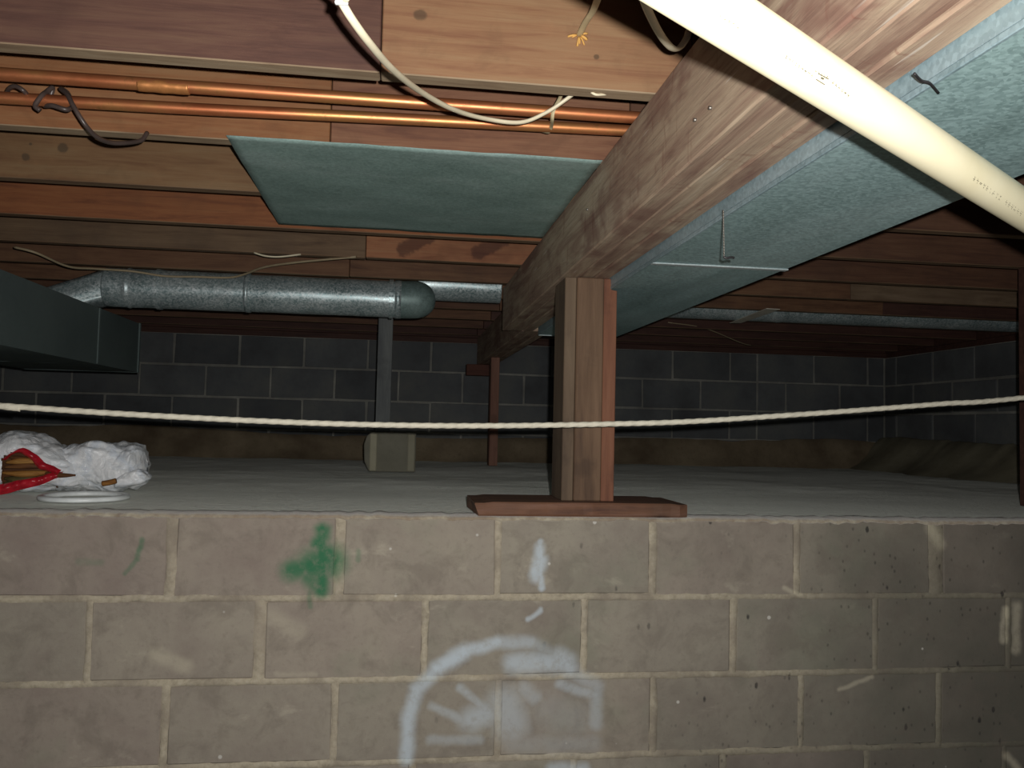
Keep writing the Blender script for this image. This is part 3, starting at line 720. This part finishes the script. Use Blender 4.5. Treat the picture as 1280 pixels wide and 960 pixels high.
# round duct
RZ, RR_ = .514, .0765
rd = empty('round_duct', -.5, 3.5, RZ - RR_); tag(rd, 'shiny round galvanised duct hung across under the joists from the trunk', 'duct')
def rpipe(nm, x0, x1, y, z, r, par, mat, ribs=()):
    n = 90; pts = [Vector((x0 + (x1 - x0) * i / n, y, z)) for i in range(n + 1)]
    def rad(t, a, L):
        x = x0 + (x1 - x0) * t; rr = r + .0012 * noise.noise(Vector((x * 9, math.cos(a) * 2, math.sin(a) * 2)))
        for rx in ribs:
            if abs(x - rx) < .006: rr += .003
        return rr
    bm = bmesh.new(); add_tube(bm, pts, rad, 40); return link(nm, bm_mesh(bm), mat, par, True)
rpipe('pipe_section', -1.15, -.605, 3.5, RZ, RR_, rd, M['round'], (-1.06,))
rpipe('pipe_section', -.61, -.02, 3.5, RZ, RR_ - .0015, rd, M['round'], ())
tube('joint_band', [(-.618, 3.5, RZ), (-.600, 3.5, RZ)], RR_ + .0022, M['round'], rd, seg=40, curve=False)
tube('joint_band', [(-.025, 3.5, RZ), (.0, 3.5, RZ)], RR_ + .002, M['round'], rd, seg=40, curve=False)
# segmented elbow
el = [(-.01, 3.5, RZ), (.045, 3.502, RZ + .002), (.10, 3.525, RZ + .012), (.145, 3.56, RZ + .035), (.19, 3.60, RZ + .065), (.24, 3.628, RZ + .085), (.30, 3.64, RZ + .0915)]
bm = bmesh.new(); n = 40
add_tube(bm, [Vector((-.01 + .145 * i / n, 3.5 + .02 * (i / n) ** 2, RZ + .012 * (i / n) ** 2)) for i in range(n + 1)],
         lambda t, a_, L: (RR_ + .0008) * (1 if t < .45 else math.sqrt(max(0, 1 - ((t - .45) / .56) ** 2)) ** .8), 40)
link('elbow', bm_mesh(bm), M['elbow'], rd, True)
rpipe('pipe_section', .07, BX0 - .003, 3.64, RZ + .0915, RR_ - .008, rd, M['round'])
# hanger straps
for x in (-.95, .02 - .06):
    pts = [Vector((x, 3.5 + (RR_ + .004) * math.sin(a), RZ - (RR_ + .004) * math.cos(a))) for a in [math.pi * (i - 12) / 12 * .97 for i in range(25)]]
    bm = bmesh.new(); 
    for p, q_ in zip(pts[:-1], pts[1:]):
        vs4 = [bm.verts.new(v) for v in (p + Vector((-.008, 0, 0)), p + Vector((.008, 0, 0)), q_ + Vector((.008, 0, 0)), q_ + Vector((-.008, 0, 0)))]
        bm.faces.new(vs4)
    bmesh.ops.remove_doubles(bm, verts=bm.verts[:], dist=1e-5)
    link('hanger_strap', bm_mesh(bm), M['round'], rd)
# take-off from round to the trunk top
bm = bmesh.new(); n = 32; ra = []; rb = []
for i in range(n):
    a = 2 * math.pi * i / n + math.pi / 4
    ra.append(bm.verts.new((-1.15, 3.5 + RR_ * math.cos(a), RZ + RR_ * math.sin(a))))
    ca, sa = math.cos(a), math.sin(a); k = 1 / max(abs(ca), abs(sa))
    rb.append(bm.verts.new((-1.33 - .09 * sa * k, 3.5 + .11 * ca * k, TZ1 + .006 + .03 * (1 + sa * k) * .5)))
for i in range(n): bm.faces.new((ra[i], ra[(i + 1) % n], rb[(i + 1) % n], rb[i]))
link('take_off', bm_mesh(bm), M['round'], rd, True)
# smaller round duct on the right
rs = tag(rpipe('round_duct', .68, RX - .02, 4.07, .640, .075, None, M['round'], (1.9, 2.6)), 'dull blue-grey round duct lying between joists on the right side, far back', 'duct')
def onz(px, py, z):
    d = right * ((px - 640) / F) + down * ((py - 480) / F) + fwd; return d * (z / d.z)
bm = bmesh.new(); q4 = [onz(px, py, .561) for px, py in ((912, 404), (926, 404), (975, 387), (958, 386))]
fa = [bm.verts.new(v) for v in q4]; fb = [bm.verts.new(v + Vector((0, 0, .0025))) for v in q4]
bm.faces.new(fa); bm.faces.new(fb[::-1])
for i in range(4): bm.faces.new((fa[i], fa[(i + 1) % 4], fb[(i + 1) % 4], fb[i]))
tag(link('metal_strip', bm_mesh(bm), M['ash']), 'pale flat strip passing under the far round duct on the right', 'strip')

# ------------------------------------------------------------------ copper pipes
CR = .0115
cp1 = empty('copper_pipe', 0, 1.60, .6); tag(cp1, 'upper of two copper pipes crossing below the joists, brighter orange', 'pipe')
tube('pipe', [(-2.6, 1.60, .602), (-.55, 1.60, .612), (.9, 1.60, .619)], CR + .0005, M['copper'], cp1, n=10, seg=16)
jx = at(205, 106, 1.60); bm = bmesh.new(); add_tube(bm, [Vector((jx[0] - .045 + .09 * i / 30, 1.60, .6105)) for i in range(31)], lambda t, a_, L: CR + .00035 + .0012 * max(0, math.sin(math.pi * t)) ** .5 * (.4 + .8 * noise.noise(Vector((t * 5, math.cos(a_), math.sin(a_))))), 20); link('solder_joint', bm_mesh(bm), M['brass'], cp1, True)
cp2 = empty('copper_pipe', 0, 1.68, .6); tag(cp2, 'lower of two copper pipes, with grey wire twisted round its left end', 'pipe')
tube('pipe', [(-2.6, 1.68, .588), (-.76, 1.68, .5965), (0, 1.68, .610), (.9, 1.68, .628)], CR, M['copper'], cp2, n=10, seg=16)
# pipe strap
s0 = [at(706, 108, 1.62), at(700, 122, 1.59), at(692, 138, 1.585), at(690, 150, 1.60), at(689, 158, 1.66), at(685, 165, 1.69), at(677, 164, 1.71)]
tag(tube('pipe_strap', s0, .0042, M['strap'], n=6, seg=8, ry=.35), 'small cream plastic strap holding the copper pipes near the beam', 'strap')
# dark twisted wire on lower copper pipe
cy = 1.68; dwp = [(6, 112, 1.68), (20, 108, 1.67), (32, 116, 1.69), (24, 124, 1.70)]
P = [at(50, 138, 1.66), at(44, 132, 1.66), at(52, 120, 1.665), at(58, 115, 1.68), at(66, 110, 1.695), at(60, 128, 1.70), at(56, 132, 1.69), at(66, 132, 1.664), at(84, 137, 1.665), at(90, 130, 1.69),
     at(84, 116, 1.70), at(76, 111, 1.69), at(84, 118, 1.665), at(92, 133, 1.65), at(108, 158, 1.66), at(124, 173, 1.70), at(145, 179, 1.75), at(175, 176, 1.80), at(184, 166, 1.822)]
tag(tube('grey_wire', P, .0046, M['dark_wire'], n=7, seg=8), 'grey-brown wire twisted round the lower copper pipe and drooping to the joist', 'wire')
tag(tube('grey_wire', [at(8, 118, 1.70), at(12, 110, 1.675), at(20, 108, 1.664), at(30, 114, 1.664), at(36, 122, 1.69)], .0042, M['dark_wire'], n=6, seg=8),
    'short loop of grey wire over the copper pipe at the left edge', 'wire')

# ------------------------------------------------------------------ cream plastic pipe
a = Vector((.2623, .6153, .3118)); b = Vector((.7301, .9044, .2710)); dv = (b - a)
pst = a - dv * 2.2; pen = b + dv * 3.2
pp = empty('plastic_pipe', .5, .76, .28); tag(pp, 'cream white plastic pipe slanting across the view close below the beam', 'pipe')
pp['_w'] = (.5, .76, .28 + EYE)
PR = .0211
tube('pipe', [pst, pen], PR, M['pvc'], pp, n=2, seg=64)
# faded print along the pipe: small broken dashes, too worn to read
ax = dv.normalized(); rr = random.Random(3)
def onpipe(px, py):
    d = (right * ((px - 640) / F) + down * ((py - 480) / F) + fwd).normalized(); w0 = -a
    # nearest hit with the cylinder
    dd = d - ax * d.dot(ax); ww = w0 - ax * w0.dot(ax); A_ = dd.dot(dd); B_ = 2 * dd.dot(ww); C_ = ww.dot(ww) - (PR + .0001) ** 2
    q_ = B_ * B_ - 4 * A_ * C_
    return d * ((-B_ - math.sqrt(max(q_, 0))) / (2 * A_)), q_ > 0
bm = bmesh.new()
def dash(bm, x0, y0, x1, y1, th):
    p, ok = onpipe(x0, y0); q_, ok2 = onpipe(x1, y1)
    if not (ok and ok2): return
    rad = (p - a) - ax * (p - a).dot(ax); rad.normalize(); t_ = (q_ - p)
    if t_.length < 1e-5: return
    s_ = t_.normalized().cross(rad) * th
    bm.faces.new([bm.verts.new(v) for v in (p - s_, q_ - s_, q_ + s_, p + s_)])
# glyph like marks: (start, end, count)
for (x0, y0, x1, y1, cnt, hgt) in ((981, 70, 1017, 96, 9, 5), (1018, 88, 1036, 98, 5, 4.5), (1040, 102, 1062, 121, 6, 4.5), (898, 18, 925, 36, 5, 3), (1216, 222, 1252, 249, 9, 6), (1256, 252, 1278, 268, 6, 6)):
    ux, uy = (x1 - x0), (y1 - y0); L_ = math.hypot(ux, uy); ux /= L_; uy /= L_; nx_, ny_ = -uy, ux
    for i in range(cnt):
        cx_, cy_ = x0 + ux * L_ * (i + .5) / cnt, y0 + uy * L_ * (i + .5) / cnt
        for _ in range(3):
            k_ = rr.choice('vhd'); o1 = rr.uniform(-1, 1) * 1.2; hh = hgt / 2
            if k_ == 'v': dash(bm, cx_ + ux * o1 - nx_ * hh, cy_ + uy * o1 - ny_ * hh, cx_ + ux * o1 + nx_ * hh, cy_ + uy * o1 + ny_ * hh, .00022)
            elif k_ == 'h': dash(bm, cx_ - ux * 1.4 + nx_ * o1, cy_ - uy * 1.4 + ny_ * o1, cx_ + ux * 1.4 + nx_ * o1, cy_ + uy * 1.4 + ny_ * o1, .00022)
            else: dash(bm, cx_ - ux * 1.2 - nx_ * hh, cy_ - uy * 1.2 - ny_ * hh, cx_ + ux * 1.2 + nx_ * hh, cy_ + uy * 1.2 + ny_ * hh, .0002)
dash(bm, 1023, 92, 1036, 99, .0004); dash(bm, 1020, 99, 1031, 106, .0004); dash(bm, 1026, 97, 1030, 99, .0008)
o = link('printed_marks', bm_mesh(bm), M['ink'], pp); o['label'] = 'faded grey printing along the cream pipe'; o['kind'] = 'stuff'

# ------------------------------------------------------------------ cream cable with its loops
P = [Vector((-.30, .80, .56)), Vector(at(408, -22, .88)), Vector(at(425, 0, .90)), Vector(at(440, 24, .92)), Vector(at(462, 54, .97)), Vector(at(490, 86, 1.08)), Vector(at(525, 114, 1.24)), Vector(at(565, 136, 1.37)), Vector(at(605, 148, 1.46)),
     Vector(at(650, 153, 1.50)), Vector(at(682, 141, 1.51)), Vector(at(708, 124, 1.50)), Vector(at(730, 107, 1.475)), Vector(at(739, 104, 1.47)), Vector(at(750, 98, 1.56))]
tag(tube('white_cable', P, .0048, M['cable'], n=8, seg=10, ry=.75), 'cream cable sagging from the top of the view across the copper pipes', 'cable')
tag(tube('white_cable', [at(732, 106, 1.45), at(737, 113, 1.44), at(744, 118, 1.435), at(754, 118, 1.44), at(767, 116, 1.45)], .0024, M['cable'], n=6, seg=8),
    'thin curled cable end under the first joist beside the beam', 'cable')
tag(tube('white_cable', [at(760, -30, 1.15), at(750, -8, 1.22), at(741, 14, 1.30), at(732, 28, 1.36), at(725, 42, 1.415), at(723, 45, 1.44)], .0058, M['strap'], n=6, seg=10, ry=.6),
    'pale cable running into the drilled hole in the tan joist', 'cable')
tag(tube('white_cable', [at(800, -25, .95), at(806, 2, 1.0), at(816, 26, 1.06), at(828, 47, 1.1), at(840, 60, 1.13), at(849, 60, 1.16), at(858, 48, 1.2), at(862, 36, 1.24)], .0060, M['cable'], n=7, seg=10, ry=.55),
    'cream cable loop hanging behind the plastic pipe', 'cable')
# a small clip at the cable's upper end
cl = at(427, 5, .898)
bm = bmesh.new(); add_box(bm, cl[0] - .007, cl[0] + .007, .894, .899, cl[2] - .0015, cl[2] + .0025, .001)
tag(link('cable_clip', bm_mesh(bm), M['ringp']), 'tiny white clip on the sagging cream cable at the top edge', 'clip')
# far thin cable
P = [at(18, 309, 3.03), at(45, 316, 3.03), at(85, 333, 3.18), at(120, 336, 3.3), at(165, 339, 3.39), at(205, 345, 3.40), at(245, 346, 3.40), at(285, 347, 3.39), at(305, 343, 3.36), at(330, 334, 3.26), at(370, 328, 3.16), at(445, 321, 3.04)]
tag(tube('white_cable', P, .0042, M['cable_far'], n=7, seg=8), 'thin dull cable drooping along the joists above the round duct', 'cable')
tag(tube('white_cable', [at(318, 316, 3.03), at(332, 320, 3.02), at(350, 321, 3.02), at(376, 318, 3.03)], .0065, M['cable'], n=6, seg=8, ry=.5), 'short pale piece of cable stapled under the joist above the round duct', 'cable')
tag(tube('white_cable', [at(835, 403, 4.6), at(880, 410, 4.7), at(925, 428, 4.9), at(940, 432, 5.0)], .003, M['cable_far'], n=6, seg=6), 'very thin cable on the dark joists behind the flat duct end', 'cable')

# ------------------------------------------------------------------ rope across the view
rp = [(-20, 505.5), (0, 507), (100, 514), (200, 520), (320, 526), (430, 530), (540, 532), (640, 532), (760, 530), (860, 527), (1000, 518), (1090, 511.5), (1180, 504.5), (1280, 497)]
P = [Vector(at(x, y, 2.08)) for x, y in rp]
P = [P[0] + Vector((-1.0, 0, .10)), *P, P[-1] + Vector((.9, 0, .12))]
pts = catmull(P, 30); 
def rope_r(t, a, L): return .0068 * (1 + .08 * math.cos(3 * a - L * 210))
# resample evenly
res = [pts[0]]; step = .004
for p, q_ in zip(pts[:-1], pts[1:]):
    m_ = max(1, int((q_ - p).length / step))
    for k in range(1, m_ + 1): res.append(p.lerp(q_, k / m_))
bm = bmesh.new(); add_tube(bm, res, rope_r, 14)
tag(link('rope', bm_mesh(bm), M['rope'], None, True), 'white rope stretched across the whole view in front of the post', 'rope')

# ------------------------------------------------------------------ plastic bag and ring
def crumple(p, k=1.0, seed=0):
    n_ = Vector((seed, 0, 0)); v = Vector((0, 0, 0))
    q_ = p * 9 + n_; v += noise.noise_vector(q_) * .018
    q_ = p * 22 + n_; t_ = noise.noise_vector(q_); v += Vector((abs(t_.x), abs(t_.y), abs(t_.z))) * .012
    q_ = p * 50 + n_; v += noise.noise_vector(q_) * .004
    return v * k
def lump(c, r, seed, hole=None, sub=5, flat=LEDGE + .004, power=.85):
    bm = bmesh.new(); bmesh.ops.create_icosphere(bm, subdivisions=sub, radius=1)
    c = Vector(c)
    for v in bm.verts:
        d = v.co.copy(); p = Vector([math.copysign(abs(x) ** power, x) for x in d]); p = Vector((p.x * r[0], p.y * r[1], p.z * r[2]))
        v.co = c + p + crumple(c + p, 1, seed)
        if v.co.z < flat: v.co.z = flat + .002 * abs(d.x)
    if hole:
        dead = [f for f in bm.faces if hole(f.calc_center_median(), f.normal)]
        bmesh.ops.delete(bm, geom=dead, context='FACES')
    return bm
def to_px(p):
    x = right.dot(p) / fwd.dot(p); y = down.dot(p) / fwd.dot(p); return 640 + F * x, 480 + F * y
bag = empty('plastic_bag', -1.0, 2.78, LEDGE); tag(bag, 'crumpled white plastic bag with a red and golden opening, lying on the ledge at left', 'bag')
bag['_w'] = (-1.0, 2.78, LEDGE + EYE)
def film(name, prof, yc, depth, seed, hole=None, mat='bag', push=1.0):
    """crumpled film: prof lists (x, bottom, top) slices along x; each slice is a lens shaped loop leaning to the camera side"""
    bm = bmesh.new(); n, m = 150, 72; R = []
    xs = [p[0] for p in prof]
    def interp(x):
        for p, q_ in zip(prof[:-1], prof[1:]):
            if p[0] <= x <= q_[0]:
                t = (x - p[0]) / (q_[0] - p[0]); t = t * t * (3 - 2 * t) if False else t
                return [p[k] + (q_[k] - p[k]) * t for k in (1, 2)]
        return prof[-1][1:3]
    for i in range(n + 1):
        x = xs[0] + (xs[-1] - xs[0]) * i / n; z0, z1 = interp(x); e = min(i, n - i) / n
        dp = depth * min(1, math.sqrt(max(e, .0) * 9)) + .002; row = []
        for k in range(m):
            an = 2 * math.pi * k / m; ca, sa = math.cos(an), math.sin(an)
            zz = (z0 + z1) / 2 + (z1 - z0) / 2 * math.copysign(abs(sa) ** .75, sa); yy = yc - dp * math.copysign(abs(ca) ** .8, ca)
            p = Vector((x, yy, zz)); q_ = Vector((x * 6 + zz * 9, yy * 7, zz * 15 - x * 3)) + Vector((seed, 0, 0))
            fold = abs(noise.noise(q_)) + .5 * abs(noise.noise(q_ * 2.3 + Vector((3, 1, 2)))) + .25 * abs(noise.noise(q_ * 5))
            out = Vector((0, -ca, sa)).normalized()
            p += out * (.034 * (fold - .50)) * push
            p.x += .010 * noise.noise(q_ * 1.7 + Vector((9, 9, 9)))
            if p.z < LEDGE + .005: p.z = LEDGE + .005 + .001 * abs(ca)
            row.append(bm.verts.new(p))
        R.append(row)
    for i in range(n):
        for k in range(m): bm.faces.new((R[i][k], R[i + 1][k], R[i + 1][(k + 1) % m], R[i][(k + 1) % m]))
    bm.faces.new(R[0][::-1]); bm.faces.new(R[-1])
    if hole:
        dead = [f for f in bm.faces if hole(f.calc_center_median())]
        bmesh.ops.delete(bm, geom=dead, context='FACES')
    return link(name, bm_mesh(bm), M[mat], bag, True)
YB = 2.78; YF = 2.665
def zpx(x_px, y_px, Y): return at(x_px, y_px, Y)[2]
def mouth(c):
    px, py = to_px(c)
    if c.y > YB or not (2 < px < 84): return False
    t = (px - 2) / 82
    top = 572 - 10 * math.sin(math.pi * min(1, t * 1.5)) + 24 * t ** 1.6; bot = 606 - 12 * t ** .8
    return top < py < bot
def sl(px, top, bot, Y=2.70):
    a_ = at(px, top, Y); b_ = at(px, bot, Y - .03); return (a_[0], max(b_[2], LEDGE + .004), a_[2])
film('bag_film', [sl(-110, 585, 612), sl(-80, 556, 616), sl(-30, 548, 618), sl(0, 546, 618), (sl(36, 545, 618)), sl(58, 551, 618), sl(76, 566, 617), sl(95, 580, 615), sl(108, 596, 614)], YB, .11, 2.0, mouth)
film('bag_film', [sl(50, 585, 615, 2.73), sl(60, 562, 615, 2.73), sl(80, 554, 615, 2.73), sl(110, 551, 614, 2.73), sl(140, 551, 613, 2.73), sl(160, 555, 612, 2.73), sl(172, 563, 609, 2.73), sl(176, 574, 604, 2.73), sl(172.5, 585, 600, 2.73)][:8], YB + .03, .10, 5.0)
film('bag_tail', [sl(140, 597, 612, 2.70), sl(158, 588, 611, 2.70), sl(172, 585, 608, 2.70), sl(182, 591, 606, 2.70), sl(186, 597, 602, 2.70)], YB - .055, .03, 9.0, push=.6)
def band(pts, wd, mat, nm):
    bm = bmesh.new(); R = []
    pts = catmull(pts, 12)
    for i, p in enumerate(pts):
        t = (pts[min(i + 1, len(pts) - 1)] - pts[max(i - 1, 0)]).normalized(); s_ = t.cross(Vector((0, 1, 0))).normalized()
        w_ = wd(i / (len(pts) - 1)); row = []
        for k in range(9):
            u = k / 8 - .5; q_ = (p + s_ * w_ * u) * 40
            row.append(bm.verts.new(p + s_ * w_ * u + Vector((0, -.010 * math.cos(u * math.pi) - .012 * abs(noise.noise(q_)), 0)) + s_ * .004 * noise.noise(q_ * .6)))
        R.append(row)
    for i in range(len(R) - 1):
        for k in range(8): bm.faces.new((R[i][k], R[i + 1][k], R[i + 1][k + 1], R[i][k + 1]))
    return link(nm, bm_mesh(bm), mat, bag, True)
band([at(-30, 617, YF - .02), at(0, 612, YF - .02), at(28, 606, YF - .02), at(50, 602, YF - .015), at(68, 594, YF), at(80, 591, YF + .01)], lambda t: .034 * (1 - t * .75) + .004, M['red'], 'red_film')
band([at(6, 574, YF + .015), at(16, 566, YF + .01), at(28, 563, YF + .01), at(42, 570, YF + .01), at(54, 582, YF + .005), at(76, 590, YF)], lambda t: .007 + .040 * max(0, t - .25) * (1.15 - t) * 2, M['red'], 'red_film')
bm = bmesh.new(); add_box(bm, at(-20, 590, YB)[0], at(84, 590, YB)[0], YF + .055, YF + .08, LEDGE + .02, zpx(30, 562, YF + .05), .008); link('dark_interior', bm_mesh(bm), M['gold2'], bag, True)  # brown box put in for the shaded inside of the bag
for i, (x0, y0, x1, y1, rad, mt) in enumerate(((3, 591, 64, 590, .0085, 'gold'), (8, 578, 54, 578, .009, 'gold'), (12, 571, 46, 574, .008, 'gold2'), (6, 584, 60, 584, .007, 'gold2'), (6, 598, 46, 597, .009, 'gold3'), (5, 604, 34, 601, .006, 'gold3'), (52, 590, 94, 594, .006, 'gold2'))):
    y_ = YF + .022 + .006 * (i % 3); p = Vector(at(x0, y0, y_)); q_ = Vector(at(x1, y1, y_ - (.035 if i == 6 else .004))); m_ = p.lerp(q_, .5) + Vector((0, -.006, .004 * (1 if i % 2 else -1)))
    bm = bmesh.new(); pts = catmull([p, m_, q_], 10); add_tube(bm, pts, lambda t, a_, L, rad=rad: rad * (.4 + .85 * math.sin(math.pi * min(max(t, .04), .96))), 8)
    link('husk', bm_mesh(bm), M[mt], bag, True)
p = Vector(at(137, 603, YF - .012)); tube('husk', [p + Vector((-.020, 0, -.004)), p, p + Vector((.018, 0, .005))], .008, M['gold'], bag, n=4, seg=8)
# white ring
bm = bmesh.new(); n = 80; cx_, cy_ = -.862, 2.525; R = []
for i in range(n):
    an = 2 * math.pi * i / n; row = []
    for (dr, dz) in ((-.016, .0), (-.018, .006), (-.015, .011), (-.006, .0135), (.002, .011), (.004, .005), (.002, 0)):
        row.append(bm.verts.new((cx_ + (.113 + dr) * math.cos(an), cy_ + (.118 + dr) * math.sin(an), LEDGE + .0065 + dz)))
    R.append(row)
for i in range(n):
    for k in range(7): bm.faces.new((R[i][k], R[(i + 1) % n][k], R[(i + 1) % n][(k + 1) % 7], R[i][(k + 1) % 7]))
tag(link('plastic_ring', bm_mesh(bm), M['ringp'], None, True), 'flat white plastic ring lying on the ledge in front of the bag', 'ring')

for o in bpy.data.objects:
    if '_w' in o: del o['_w']
